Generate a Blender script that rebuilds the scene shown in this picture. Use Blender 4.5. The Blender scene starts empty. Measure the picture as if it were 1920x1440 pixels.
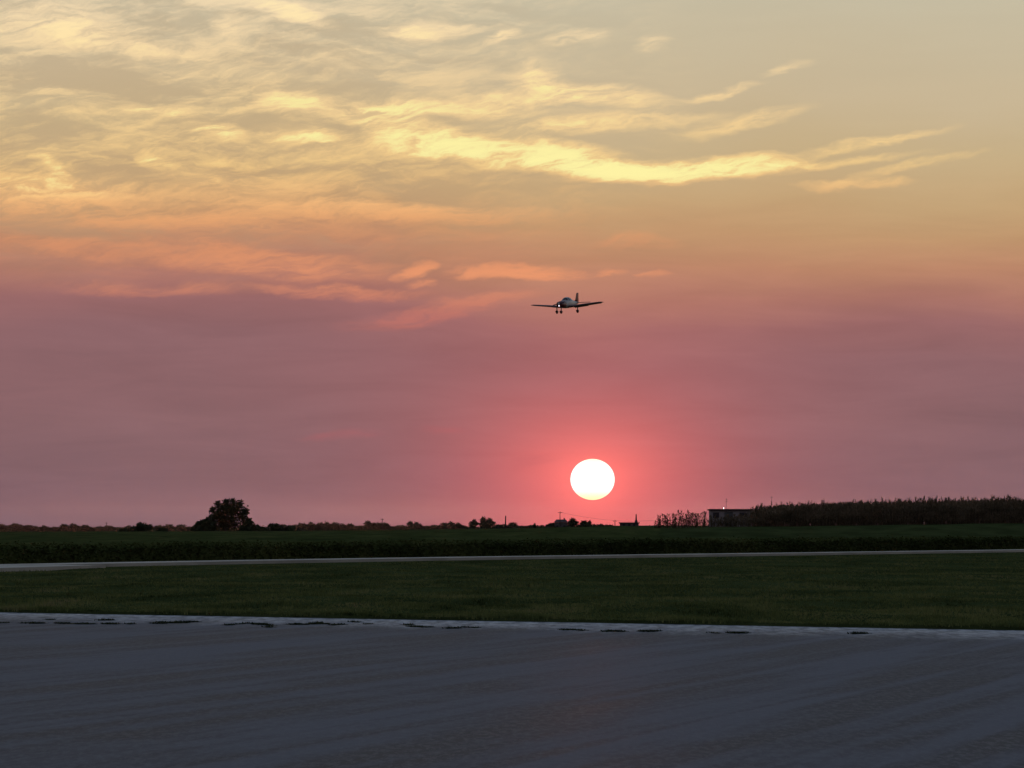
import bpy, bmesh, math, random
import numpy as np
from mathutils import Vector, Matrix

R = math.radians
rng = np.random.default_rng(11)
random.seed(11)
scene = bpy.context.scene
col = scene.collection

# ------------------------------------------------------------------ camera
FPX = 8425.0            # focal length in pixels of the 1920 px wide photograph
HORIZON = 985.0
EYE = 1.7
cam_d = bpy.data.cameras.new('camera')
cam_d.sensor_width = 36.0
cam_d.lens = 36.0 * FPX / 1920.0
cam_d.clip_start = 0.5
cam_d.clip_end = 60000.0
cam = bpy.data.objects.new('camera', cam_d)
col.objects.link(cam)
cam.location = (0, 0, EYE)
cam.rotation_euler = (R(90) + math.atan((HORIZON - 720) / FPX), 0, 0)
scene.camera = cam
scene.view_settings.view_transform = 'Standard'
scene.view_settings.look = 'None'
scene.view_settings.gamma = 1.0
scene.view_settings.exposure = 0.0
scene.view_settings.use_curve_mapping = False
scene.cycles.max_bounces = 5
scene.cycles.diffuse_bounces = 2
scene.cycles.glossy_bounces = 2
scene.cycles.transmission_bounces = 2
scene.cycles.volume_bounces = 1

DEG = FPX * math.tan(R(1))      # pixels per degree near the axis
SUN_AZ = (1111 - 960) / DEG     # degrees right of +Y
SUN_EL = (HORIZON - 899) / DEG


def lin(r, g, b):
    f = lambda c: (c / 255 / 12.92) if c / 255 <= 0.04045 else ((c / 255 + 0.055) / 1.055) ** 2.4
    return (f(r), f(g), f(b), 1.0)


# ------------------------------------------------------------------ node helper
class NB:
    def __init__(self, tree):
        self.t = tree
        self.n = tree.nodes
        self.l = tree.links

    def put(self, sock, v):
        if isinstance(v, bpy.types.NodeSocket):
            self.l.new(v, sock)
        elif v is not None:
            sock.default_value = v

    def m(self, op, a, b=None, c=None, clamp=False):
        n = self.n.new('ShaderNodeMath'); n.operation = op; n.use_clamp = clamp
        for i, v in enumerate((a, b, c)):
            if v is not None: self.put(n.inputs[i], v)
        return n.outputs[0]

    def vm(self, op, a, b=None, scale=None):
        n = self.n.new('ShaderNodeVectorMath'); n.operation = op
        self.put(n.inputs[0], a)
        if b is not None: self.put(n.inputs[1], b)
        if scale is not None: self.put(n.inputs['Scale'], scale)
        return n.outputs['Value'] if op in ('LENGTH', 'DOT_PRODUCT', 'DISTANCE') else n.outputs['Vector']

    def mapr(self, v, a, b, c=0.0, d=1.0, smooth=True):
        n = self.n.new('ShaderNodeMapRange')
        n.interpolation_type = 'SMOOTHSTEP' if smooth else 'LINEAR'
        self.put(n.inputs['Value'], v)
        for k, x in zip(('From Min', 'From Max', 'To Min', 'To Max'), (a, b, c, d)): self.put(n.inputs[k], x)
        return n.outputs['Result']

    def mapping(self, v, loc=(0, 0, 0), rot=(0, 0, 0), sc=(1, 1, 1), kind='TEXTURE'):
        n = self.n.new('ShaderNodeMapping'); n.vector_type = kind
        self.put(n.inputs['Vector'], v)
        n.inputs['Location'].default_value = loc
        n.inputs['Rotation'].default_value = rot
        n.inputs['Scale'].default_value = sc
        return n.outputs[0]

    def noise(self, v, scale, detail=4, rough=0.55, dist=0.0, color=False):
        n = self.n.new('ShaderNodeTexNoise')
        if v is not None: self.put(n.inputs['Vector'], v)
        n.inputs['Scale'].default_value = scale
        n.inputs['Detail'].default_value = detail
        n.inputs['Roughness'].default_value = rough
        n.inputs['Distortion'].default_value = dist
        return n.outputs['Color' if color else 'Fac']

    def ramp(self, v, stops):
        n = self.n.new('ShaderNodeValToRGB')
        self.put(n.inputs[0], v)
        e = n.color_ramp.elements
        while len(e) < len(stops): e.new(0.5)
        for el, (p, c) in zip(e, stops):
            el.position = p; el.color = c
        return n.outputs[0]

    def mix(self, f, a, b, mode='MIX'):
        n = self.n.new('ShaderNodeMix'); n.data_type = 'RGBA'; n.blend_type = mode
        self.put(n.inputs[0], f); self.put(n.inputs[6], a); self.put(n.inputs[7], b)
        return n.outputs[2]

    def comb(self, x, y, z=0.0):
        n = self.n.new('ShaderNodeCombineXYZ')
        for i, v in enumerate((x, y, z)): self.put(n.inputs[i], v)
        return n.outputs[0]

    def sep(self, v):
        n = self.n.new('ShaderNodeSeparateXYZ'); self.put(n.inputs[0], v)
        return n.outputs


# ------------------------------------------------------------------ world: dusk sky with cirrus
world = bpy.data.worlds.new('World')
scene.world = world
world.use_nodes = True
wt = world.node_tree
wt.nodes.clear()
b = NB(wt)
tc = wt.nodes.new('ShaderNodeTexCoord')
dirv = b.vm('NORMALIZE', tc.outputs['Generated'])
dx, dy, dz = b.sep(dirv)
az = b.m('MULTIPLY', b.m('ARCTAN2', dx, dy), 180 / math.pi)
el = b.m('MULTIPLY', b.m('ARCSINE', dz), 180 / math.pi)

# air colour by elevation (0 .. 14 degrees), seen towards the sunset
EL_MAX = 14.0
yel = lambda y: (HORIZON - y) / DEG / EL_MAX
low_n = b.noise(b.comb(b.m('MULTIPLY', az, 0.22), b.m('MULTIPLY', el, 0.6)), 1.0, 3, 0.5)
band = b.m('ADD', el, b.m('MULTIPLY', b.m('SUBTRACT', low_n, 0.5), 0.9))
band = b.m('SUBTRACT', band, b.m('MULTIPLY', b.mapr(az, 2.0, -4.0, 0.0, 0.42), b.mapr(el, 1.6, 2.6)))
base = b.ramp(b.m('DIVIDE', band, EL_MAX), [
    (0.0, lin(106, 88, 101)), (yel(930), lin(119, 92, 101)), (yel(860), lin(127, 96, 102)), (yel(780), lin(134, 99, 103)),
    (yel(690), lin(141, 101, 104)), (yel(625), lin(153, 105, 104)), (yel(575), lin(172, 118, 105)),
    (yel(510), lin(186, 134, 105)), (yel(440), lin(193, 151, 111)), (yel(380), lin(197, 164, 121)),
    (yel(290), lin(199, 175, 135)), (yel(180), lin(201, 182, 149)), (yel(0), lin(198, 188, 162)),
    (0.74, lin(170, 176, 174)), (1.0, lin(140, 160, 182))])

# reddened glow of the air round the low sun
dv = b.m('SUBTRACT', el, SUN_EL)
dvs = b.m('ADD', b.m('MULTIPLY', b.m('MAXIMUM', dv, 0.0), 1.5), b.m('MULTIPLY', b.m('MINIMUM', dv, 0.0), 0.9))
dr = b.vm('LENGTH', b.comb(b.m('SUBTRACT', az, SUN_AZ), dvs))
g1 = b.m('MULTIPLY', b.m('EXPONENT', b.m('MULTIPLY', dr, -1 / 1.05)), 1.10)
g2 = b.m('MULTIPLY', b.m('EXPONENT', b.m('MULTIPLY', dr, -1 / 0.5)), 0.25)
glow = b.vm('ADD', b.vm('SCALE', (1.0, 0.06, 0.035), scale=g1), b.vm('SCALE', (0.55, 0.32, 0.18), scale=g2))
bars = b.noise(b.comb(b.m('MULTIPLY', az, 0.35), b.m('MULTIPLY', el, 2.6)), 1.0, 6, 0.62, 0.6)
base = b.vm('SCALE', base, scale=b.m('ADD', 1.0, b.m('MULTIPLY', b.m('SUBTRACT', bars, 0.5), b.mapr(el, 3.0, 4.8, 0.42, 0.08))))
sky_low = b.vm('ADD', base, glow)

# cirrus in azimuth/elevation (unit: 1/DEG degree), filaments by warped stretched noise
u = b.m('MULTIPLY', az, DEG)
v = b.m('MULTIPLY', el, DEG)
P = b.comb(u, v)
wA = b.vm('SUBTRACT', b.noise(b.vm('MULTIPLY', P, (0.0042, 0.0095, 1)), 1.0, 4, 0.55, color=True), (0.5, 0.5, 0.5))
wB = b.vm('SUBTRACT', b.noise(b.vm('MULTIPLY', P, (0.013, 0.03, 1)), 1.0, 7, 0.68, color=True), (0.5, 0.5, 0.5))
Pw = b.vm('ADD', P, b.vm('ADD', b.vm('MULTIPLY', wA, (120, 62, 0)), b.vm('MULTIPLY', wB, (50, 22, 0))))
fil = b.noise(b.mapping(Pw, rot=(0, 0, R(4)), sc=(150, 27, 1)), 1.0, 9, 0.64, 0.4)
fil2 = b.noise(b.mapping(Pw, loc=(300, 50, 0), rot=(0, 0, R(-5)), sc=(330, 75, 1)), 1.0, 5, 0.6, 0.6)
fine = b.noise(b.mapping(Pw, rot=(0, 0, R(14)), sc=(74, 11, 1)), 1.0, 5, 0.66, 0.3)
tex = b.m('ADD', b.m('MULTIPLY', fil, 0.62), b.m('MULTIPLY', fine, 0.38))

STREAKS = [  # x, y, half length, half thickness, tilt, weight
    (1300, 318, 200, 17, 4, 1.6), (1000, 292, 180, 23, -7, 1.35), (800, 265, 120, 26, -3, 0.8), (1130, 322, 120, 16, -6, 1.3),
    (700, 212, 95, 18, -3, 0.85), (840, 205, 150, 13, -2, 0.5),
    (1020, 147, 70, 20, -15, 0.55), (1130, 180, 120, 18, -8, 0.6), (980, 188, 130, 12, 0, 0.5),
    (1120, 236, 190, 13, 4, 0.55), (1390, 232, 120, 12, 12, 0.5),
    (1620, 270, 150, 8, 9, 0.5), (1560, 305, 150, 7, 4, 0.4), (1720, 314, 100, 7, 9, 0.42), (1610, 343, 100, 7, 0, 0.5),
    (1340, 172, 75, 7, 12, 0.45), (1475, 128, 45, 7, 10, 0.35),
    (540, 35, 80, 12, -13, 0.75), (430, 50, 30, 18, -40, 0.4),
    (800, 58, 75, 12, 5, 0.45), (930, 70, 45, 9, 18, 0.5), (760, 62, 55, 7, 0, 0.45),
    (90, 50, 150, 28, -8, 0.5), (190, 78, 140, 20, -10, 0.45),
    (545, 190, 65, 20, 5, 0.5), (300, 210, 65, 10, -8, 0.55), (410, 252, 55, 12, -12, 0.8), (560, 260, 75, 12, -4, 0.8),
    (300, 310, 48, 12, -14, 0.65), (105, 322, 45, 10, -30, 0.4), (400, 345, 95, 13, -6, 0.5),
    (1075, 75, 60, 11, 8, 0.35), (1230, 85, 32, 11, 20, 0.3),
    (110, 365, 125, 22, 0, 0.65), (50, 388, 100, 20, 0, 0.5),
    (720, 396, 280, 14, -2, 0.6), (300, 418, 260, 16, 0, 0.4),
    (965, 513, 115, 12, 1, 1.4), (770, 508, 38, 10, 14, 1.2), (785, 533, 28, 7, 0, 0.55), (1145, 506, 30, 6, 3, 0.45), (1225, 508, 30, 6, 0, 0.35),
    (520, 495, 180, 22, -3, 0.45), (450, 470, 110, 13, -4, 0.4), (640, 546, 140, 9, -3, 0.45), (830, 585, 160, 14, 9, 0.45),
    (1190, 455, 75, 9, 0, 0.3), (280, 540, 190, 10, 0, 0.25), (190, 475, 210, 14, -2, 0.35),
    (820, 805, 45, 7, 0, 0.14), (1000, 868, 45, 11, 10, 0.16), (640, 820, 70, 9, 5, 0.14),
]
acc = None
for (sx, sy, hl, ht, rot, w) in STREAKS:
    q = b.mapping(Pw, loc=(sx - 960, HORIZON - sy, 0), rot=(0, 0, R(rot)), sc=(hl * 1.45, ht * 1.75, 1))
    f = b.mapr(b.vm('LENGTH', q), 1.0, 0.15, 0.0, w * ((1.5 if sy > 360 else 1.2) if sx < 1350 else 0.95))
    acc = f if acc is None else b.m('ADD', acc, f)
streak = b.m('MULTIPLY', acc, b.mapr(tex, 0.37, 0.62, 0.22, 1.25))
# broad veil of the cloud bank: thick towards the upper left, thinning to the right
veil_n = b.m('ADD', b.m('ADD', b.m('MULTIPLY', fil2, 0.42), b.m('MULTIPLY', fil, 0.36)), b.m('MULTIPLY', fine, 0.22))
veil_az = b.mapr(u, 430, -500, 0.0, 1.0)
veil_el = b.m('MULTIPLY', b.mapr(v, 420, 610), b.mapr(v, 1500, 900, 0.45, 1.0))
veil = b.m('MULTIPLY', b.mapr(veil_n, 0.43, 0.66, 0.0, 0.66), b.m('MULTIPLY', veil_az, veil_el))
dens = b.m('SUBTRACT', 1.0, b.m('EXPONENT', b.m('MULTIPLY', b.m('ADD', streak, veil), -1.5)))
peach = b.ramp(b.m('DIVIDE', el, EL_MAX), [
    (0.0, lin(185, 92, 98)), (yel(800), lin(196, 98, 100)), (yel(590), lin(206, 122, 106)), (yel(520), lin(240, 156, 112)),
    (yel(460), lin(222, 150, 108)), (yel(410), lin(232, 166, 112)), (yel(360), lin(244, 190, 126)), (yel(310), lin(250, 208, 136)),
    (yel(230), lin(250, 211, 146)), (yel(100), lin(250, 217, 164)), (yel(0), lin(247, 219, 176)), (1.0, lin(196, 192, 184))])
peach = b.vm('SCALE', peach, scale=b.mapr(v, 500, 660, 0.96, 1.14))
ccol = b.mix(b.m('MULTIPLY', b.mapr(dens, 0.50, 0.92), b.m('MULTIPLY', b.mapr(v, 600, 660), b.mapr(v, 900, 790, 0.25, 1.0))), peach, lin(255, 243, 165))
sky_low = b.mix(b.m('MULTIPLY', dens, 1.0, clamp=True), sky_low, ccol)
# faint grey-mauve shade of the thicker cloud between the lit filaments
shade = b.m('MULTIPLY', b.m('MULTIPLY', b.mapr(fil2, 0.56, 0.36), b.m('MULTIPLY', veil_az, veil_el)), b.m('SUBTRACT', 1.0, dens))
sky_low = b.mix(b.m('MULTIPLY', shade, 0.3), sky_low, lin(186, 160, 126))

# above and away from the sunset the clear dusk sky takes over
nish = wt.nodes.new('ShaderNodeTexSky')
nish.sky_type = 'NISHITA'
nish.sun_disc = False
nish.sun_elevation = R(SUN_EL)
nish.sun_rotation = R(SUN_AZ)
nish.air_density = 1.3
nish.dust_density = 1.5
nish_c = b.vm('SCALE', nish.outputs[0], scale=0.15)
cosd = b.vm('DOT_PRODUCT', dirv, (math.sin(R(SUN_AZ)), math.cos(R(SUN_AZ)), 0))
away = b.mapr(cosd, 0.93, -0.4)
high = b.mix(b.mapr(el, 10.0, 80.0), lin(142, 160, 184), lin(112, 136, 176))
high = b.mix(0.35, high, nish_c)
dusk = b.mix(b.mapr(el, 0.0, 25.0), lin(112, 96, 112), lin(104, 116, 142))
dusk = b.mix(0.35, dusk, nish_c)
sky = b.mix(b.mapr(el, 7.0, 40.0), sky_low, high)
sky = b.mix(b.m('MULTIPLY', away, b.mapr(el, 70.0, 20.0)), sky, dusk)
bg = wt.nodes.new('ShaderNodeBackground')
wt.links.new(sky, bg.inputs[0])
bg.inputs[1].default_value = 1.0
wo = wt.nodes.new('ShaderNodeOutputWorld')
wt.links.new(bg.outputs[0], wo.inputs[0])
world.cycles.sampling_method = 'MANUAL'
world.cycles.sample_map_resolution = 1024

# ------------------------------------------------------------------ sun lamp
sl = bpy.data.lights.new('sun_lamp', 'SUN')
sl.energy = 0.40
sl.angle = R(0.55)
sl.color = (1.0, 0.34, 0.20)
so = bpy.data.objects.new('sun_lamp', sl)
col.objects.link(so)
sdir = Vector((math.sin(R(SUN_AZ)) * math.cos(R(SUN_EL)), math.cos(R(SUN_AZ)) * math.cos(R(SUN_EL)), math.sin(R(SUN_EL))))
so.rotation_euler = (-sdir).to_track_quat('-Z', 'Y').to_euler()
so.location = sdir * 60 + Vector((0, 0, 30))


# ------------------------------------------------------------------ object helpers
def tag(o, label=None, cat=None, group=None, kind=None):
    if label: o['label'] = label
    if cat: o['category'] = cat
    if group: o['group'] = group
    if kind: o['kind'] = kind
    return o


def obj(name, me, mat=None, parent=None, loc=None):
    o = bpy.data.objects.new(name, me)
    col.objects.link(o)
    if mat is not None and me is not None:
        if not me.materials: me.materials.append(mat)
    if parent is not None: o.parent = parent
    if loc is not None: o.location = loc
    return o


def empty(name, loc=(0, 0, 0), rz=0.0):
    o = bpy.data.objects.new(name, None)
    o.empty_display_size = 0.3
    col.objects.link(o)
    o.location = loc
    o.rotation_euler = (0, 0, rz)
    return o


def mesh(name, verts, faces, smooth=False):
    me = bpy.data.meshes.new(name)
    me.from_pydata([tuple(map(float, q)) for q in verts], [], [tuple(map(int, f)) for f in faces])
    if smooth: me.shade_smooth()
    me.update()
    return me


def np_mesh(name, verts, faces):
    """verts (n,3), faces (m,k) with constant k"""
    verts = np.asarray(verts, dtype=np.float32); faces = np.asarray(faces, dtype=np.int32)
    k = faces.shape[1]
    me = bpy.data.meshes.new(name)
    me.vertices.add(len(verts)); me.vertices.foreach_set('co', verts.ravel())
    me.loops.add(faces.size); me.loops.foreach_set('vertex_index', faces.ravel())
    me.polygons.add(len(faces))
    me.polygons.foreach_set('loop_start', np.arange(0, faces.size, k, dtype=np.int32))
    me.polygons.foreach_set('loop_total', np.full(len(faces), k, dtype=np.int32))
    me.update(calc_edges=True)
    return me


class MB:
    """collects simple solids into one mesh"""
    def __init__(self): self.v = []; self.f = []

    def add(self, vs, fs):
        o = len(self.v); self.v += [tuple(p) for p in vs]; self.f += [tuple(i + o for i in f) for f in fs]

    def box(self, x0, x1, y0, y1, z0, z1):
        self.add([(x0, y0, z0), (x1, y0, z0), (x1, y1, z0), (x0, y1, z0), (x0, y0, z1), (x1, y0, z1), (x1, y1, z1), (x0, y1, z1)],
                 [(0, 3, 2, 1), (4, 5, 6, 7), (0, 1, 5, 4), (1, 2, 6, 5), (2, 3, 7, 6), (3, 0, 4, 7)])

    def tube(self, a, c, r0, r1=None, n=8):
        r1 = r0 if r1 is None else r1
        a = Vector(a); c = Vector(c); d = (c - a).normalized()
        x = d.orthogonal().normalized(); y = d.cross(x)
        vs = []
        for p, r in ((a, r0), (c, r1)):
            vs += [p + (x * math.cos(2 * math.pi * i / n) + y * math.sin(2 * math.pi * i / n)) * r for i in range(n)]
        fs = [(i, (i + 1) % n, n + (i + 1) % n, n + i) for i in range(n)] + [tuple(range(n))[::-1], tuple(range(n, 2 * n))]
        self.add(vs, fs)

    def loft(self, rings, cap=True):
        n = len(rings[0]); vs = [p for r in rings for p in r]; fs = []
        for k in range(len(rings) - 1):
            for i in range(n):
                j = (i + 1) % n
                fs.append((k * n + i, k * n + j, (k + 1) * n + j, (k + 1) * n + i))
        if cap: fs += [tuple(range(n))[::-1], tuple(range((len(rings) - 1) * n, len(rings) * n))]
        self.add(vs, fs)

    def me(self, name, smooth=False):
        me = bpy.data.meshes.new(name); me.from_pydata(self.v, [], self.f)
        bm = bmesh.new(); bm.from_mesh(me); bmesh.ops.recalc_face_normals(bm, faces=bm.faces); bm.to_mesh(me); bm.free()
        if smooth: me.shade_smooth()
        me.update(); return me


def material(name):
    mt = bpy.data.materials.new(name); mt.use_nodes = True
    t = mt.node_tree
    return mt, NB(t), t.nodes['Principled BSDF']


def simple(name, color, rough=0.7, spec=0.3, var=0.0, scale=5.0, metal=0.0):
    mt, n, p = material(name)
    p.inputs['Roughness'].default_value = rough
    p.inputs['Specular IOR Level'].default_value = spec
    p.inputs['Metallic'].default_value = metal
    if var > 0:
        tcn = mt.node_tree.nodes.new('ShaderNodeTexCoord')
        f = n.noise(tcn.outputs['Object'], scale, 5, 0.6)
        a = tuple(c * (1 - var) for c in color) + (1,); c2 = tuple(min(1, c * (1 + var)) for c in color) + (1,)
        n.put(p.inputs['Base Color'], n.mix(n.mapr(f, 0.3, 0.7), a, c2))
    else:
        p.inputs['Base Color'].default_value = tuple(color) + (1,)
    return mt


def emit(name, color, strength):
    mt, n, p = material(name)
    p.inputs['Base Color'].default_value = (0, 0, 0, 1)
    p.inputs['Emission Color'].default_value = tuple(color) + (1,)
    p.inputs['Emission Strength'].default_value = strength
    return mt


# ------------------------------------------------------------------ terrain
def sstep(a, c, x): 
    t = np.clip((np.asarray(x, dtype=float) - a) / (c - a), 0, 1); return t * t * (3 - 2 * t)


def yedge(x): return 79.6 - 0.83 * np.clip(x, -30, 30) + 0.12 * np.sin(np.asarray(x) * 0.9) * 0.4


def yroad(x):  # centre line of the taxiway
    return np.interp(x, [-45, -32, -19.7, -11.2, 0, 13.9, 32, 50, 70, 100], [104, 138, 172.6, 196, 220, 245, 281, 317, 357, 420])


RS = ([-0.3, -0.12, -0.05, 0.0, 0.027, 0.034, 0.058, 0.112, 0.2, 0.5], [-0.4, -0.36, -0.22, 0.30, 0.92, 1.40, 1.52, 1.85, 2.0, 2.0])


def bump2(x, y, seed, sc):
    r = np.random.default_rng(seed); z = 0
    for k in range(7):
        a = r.uniform(0, math.pi); f = sc * r.uniform(0.5, 2.2); ph = r.uniform(0, 6.28)
        z = z + np.sin((x * math.cos(a) + y * math.sin(a) * 0.6) * f + ph) / 7
    return z


def hgt(x, y):
    x = np.asarray(x, dtype=float); y = np.asarray(y, dtype=float)
    t = y - yedge(x)
    d = np.maximum(y, 60)
    z = 0.055 + sstep(350, 432, d) * np.interp(x / d, *RS) - sstep(950, 1700, d) * 4.3 * sstep(0.035, -0.035, x / d)
    z = z + bump2(x, y, 3, 0.9) * 0.075 * sstep(1, 10, t) * (1 - sstep(400, 700, d)) + bump2(x, y, 4, 0.25) * 0.06 * sstep(5, 30, t) * (1 - sstep(700, 1500, d))
    # flat bed under the taxiway
    nr = 1 - sstep(8, 16, np.abs(y - yroad(x)))
    z = z * (1 - nr) + 0.055 * nr * (1 - sstep(350, 432, d)) + nr * sstep(350, 432, d) * z
    return np.where(t < 0, -0.06, z)


def H(x, y): return float(hgt(np.array([x]), np.array([y]))[0])


def grow(start, step, f, end):
    out = [start]
    while out[-1] < end: out.append(out[-1] + step); step *= f
    return out


xs = grow(0, 0.5, 1.0, 24); xs = xs + grow(xs[-1], 0.6, 1.09, 9000)[1:]
xs = np.array([-q for q in xs[:0:-1]] + xs)
ts = np.array([-260, -120, -60, -20, -2, -0.004] + [0.0] + grow(0.35, 0.35, 1.0, 60) + grow(60.6, 0.6, 1.012, 420)[0:] )
ts = np.concatenate([ts, np.array(grow(ts[-1] + 6, 6, 1.12, 14000))])
XX, TT = np.meshgrid(xs, ts)
YY = yedge(XX) + TT
ZZ = hgt(XX, YY)
ZZ = np.where(TT < 0, -0.06, ZZ)
nx_, nt_ = len(xs), len(ts)
idx = np.arange(nx_ * nt_).reshape(nt_, nx_)
quads = np.stack([idx[:-1, :-1], idx[:-1, 1:], idx[1:, 1:], idx[1:, :-1]], -1).reshape(-1, 4)

m_ground, n, p = material('grass_ground')
geo = m_ground.node_tree.nodes.new('ShaderNodeNewGeometry')
pos = geo.outputs['Position']
f1 = n.noise(n.vm('MULTIPLY', pos, (0.35, 0.12, 0.3)), 1.0, 5, 0.6)
f2 = n.noise(pos, 6.0, 5, 0.7)
gc = n.mix(n.mapr(f1, 0.35, 0.65), (0.034, 0.044, 0.014, 1), (0.062, 0.075, 0.025, 1))
gc = n.mix(n.mapr(f2, 0.55, 0.8), gc, (0.075, 0.072, 0.034, 1))
n.put(p.inputs['Base Color'], gc)
p.inputs['Roughness'].default_value = 1.0
p.inputs['Specular IOR Level'].default_value = 0.0
bp = m_ground.node_tree.nodes.new('ShaderNodeBump'); bp.inputs['Strength'].default_value = 0.8; bp.inputs['Distance'].default_value = 0.05
n.put(bp.inputs['Height'], f2); n.put(p.inputs['Normal'], bp.outputs[0])
ground = tag(obj('ground', np_mesh('ground', np.stack([XX, YY, ZZ], -1).reshape(-1, 3), quads), m_ground), kind='structure')


# ------------------------------------------------------------------ apron, shoulder, taxiway
def sheet(name, pts_a, pts_b, z, mat, thick=0.0):
    vs = []; n_ = len(pts_a)
    za = z if hasattr(z, '__len__') else [z] * n_
    for a, c, zz in zip(pts_a, pts_b, za): vs += [(a[0], a[1], zz), (c[0], c[1], zz)]
    fs = [(2 * i, 2 * i + 1, 2 * i + 3, 2 * i + 2) for i in range(n_ - 1)]
    if thick:
        o = len(vs)
        for a, c, zz in zip(pts_a, pts_b, za): vs += [(a[0], a[1], zz - thick), (c[0], c[1], zz - thick)]
        for i in range(n_ - 1):
            fs += [(2 * i, 2 * i + 2, o + 2 * i + 2, o + 2 * i), (2 * i + 1, o + 2 * i + 1, o + 2 * i + 3, 2 * i + 3)]
    me = mesh(name, vs, fs)
    bm = bmesh.new(); bm.from_mesh(me); bmesh.ops.recalc_face_normals(bm, faces=bm.faces)
    up_ = sum(f.normal.z * f.calc_area() for f in bm.faces)
    if up_ < 0: bmesh.ops.reverse_faces(bm, faces=bm.faces)
    bm.to_mesh(me); bm.free()
    return obj(name, me, mat)


m_apron, n, p = material('asphalt')
geo = m_apron.node_tree.nodes.new('ShaderNodeNewGeometry'); pos = geo.outputs['Position']
lanes = n.mapping(pos, rot=(0, 0, R(-13.6)), sc=(0.5, 24, 1))
l1 = n.noise(lanes, 1.0, 4, 0.6, 0.3)
lanes2 = n.mapping(pos, loc=(3, 5, 0), rot=(0, 0, R(-11)), sc=(1.7, 30, 1))
l2 = n.noise(lanes2, 1.0, 3, 0.5, 0.2)
blot = n.noise(pos, 0.35, 5, 0.6)
agg = n.noise(pos, 55.0, 3, 0.8)
agg2 = n.noise(n.vm('MULTIPLY', pos, (13, 2.6, 5)), 1.0, 5, 0.8)
tone = n.m('ADD', n.m('ADD', n.m('MULTIPLY', l1, 0.5), n.m('MULTIPLY', l2, 0.3)), n.m('MULTIPLY', blot, 0.2))
ac = n.mix(n.mapr(tone, 0.42, 0.58), (0.034, 0.035, 0.041, 1), (0.126, 0.126, 0.137, 1))
ac = n.mix(n.mapr(agg2, 0.45, 0.60, 0, 0.42), ac, (0.17, 0.17, 0.18, 1))
ac = n.mix(n.mapr(agg, 0.60, 0.72, 0, 0.6), ac, (0.26, 0.26, 0.27, 1))
# pale dusty strip worn along the turf edge
px_, py_, _ = n.sep(pos)
et = n.m('ADD', n.m('SUBTRACT', py_, 79.6), n.m('MULTIPLY', px_, 0.83))
en = n.noise(n.vm('MULTIPLY', pos, (0.8, 0.16, 1)), 1.0, 6, 0.7)
en2 = n.noise(n.vm('MULTIPLY', pos, (5.0, 0.8, 1)), 1.0, 5, 0.7)
em = n.m('MULTIPLY', n.mapr(n.m('ADD', et, n.m('MULTIPLY', n.m('SUBTRACT', en, 0.5), 11.0)), -8.5, -0.8), n.mapr(en2, 0.36, 0.60, 0.35, 1.0))
dust = n.mix(n.mapr(en2, 0.35, 0.65), (0.22, 0.215, 0.215, 1), (0.42, 0.41, 0.40, 1))
ac = n.mix(em, ac, dust)
n.put(p.inputs['Base Color'], ac)
n.put(p.inputs['Roughness'], n.mapr(tone, 0.4, 0.6, 0.54, 0.64))
n.put(p.inputs['Specular IOR Level'], n.mapr(em, 0.05, 0.8, 0.02, 0.22))
bp = m_apron.node_tree.nodes.new('ShaderNodeBump'); bp.inputs['Strength'].default_value = 0.5; bp.inputs['Distance'].default_value = 0.02
n.put(bp.inputs['Height'], n.m('ADD', n.m('MULTIPLY', agg2, 0.7), n.m('MULTIPLY', l1, 0.6))); n.put(p.inputs['Normal'], bp.outputs[0])

ex = np.concatenate([[-300, -120, -60, -34], np.arange(-30, 30.1, 0.25), [34, 60, 120, 300]])
apron = sheet('apron', [(x, -170.0) for x in ex], [(x, float(yedge(x)) + 0.0) for x in ex], 0.0, m_apron)
tag(apron, kind='structure')


m_road, n, p = material('pale_concrete')
geo = m_road.node_tree.nodes.new('ShaderNodeNewGeometry'); pos = geo.outputs['Position']
r1 = n.noise(n.vm('MULTIPLY', pos, (0.5, 0.15, 1)), 1.0, 5, 0.6)
n.put(p.inputs['Base Color'], n.mix(n.mapr(r1, 0.3, 0.7), (0.34, 0.30, 0.23, 1), (0.50, 0.44, 0.34, 1)))
p.inputs['Roughness'].default_value = 0.75
p.inputs['Specular IOR Level'].default_value = 0.3
rx = np.concatenate([np.arange(-45, 60, 1.0)])
ry = yroad(rx)
# smooth the centre line
for _ in range(30): ry[1:-1] = (ry[:-2] + 2 * ry[1:-1] + ry[2:]) / 4
tx = np.gradient(rx); ty = np.gradient(ry); L = np.hypot(tx, ty); nxr, nyr = ty / L, -tx / L
HWD = 1.35
pa = [(x + a * HWD, y + c * HWD) for x, y, a, c in zip(rx, ry, nxr, nyr)]
pb = [(x - a * HWD, y - c * HWD) for x, y, a, c in zip(rx, ry, nxr, nyr)]
zr = hgt(rx, ry) + 0.13
taxi = tag(sheet('taxiway', pa, pb, list(zr), m_road, 0.3), kind='structure')
# spur that leaves the taxiway towards the apron
bx_ = np.array([-17.6, -19.3, -21.2, -24.0, -28.0, -34.0]); by_ = np.array([173.5, 165, 157, 148, 139, 128])
tx = np.gradient(bx_); ty = np.gradient(by_); L = np.hypot(tx, ty); nxr, nyr = ty / L, -tx / L
spur = tag(sheet('taxiway_spur', [(x + a * 2.0, y + c * 2.0) for x, y, a, c in zip(bx_, by_, nxr, nyr)],
                 [(x - a * 2.0, y - c * 2.0) for x, y, a, c in zip(bx_, by_, nxr, nyr)], list(hgt(bx_, by_) + 0.124), m_road, 0.3), kind='structure')


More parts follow.
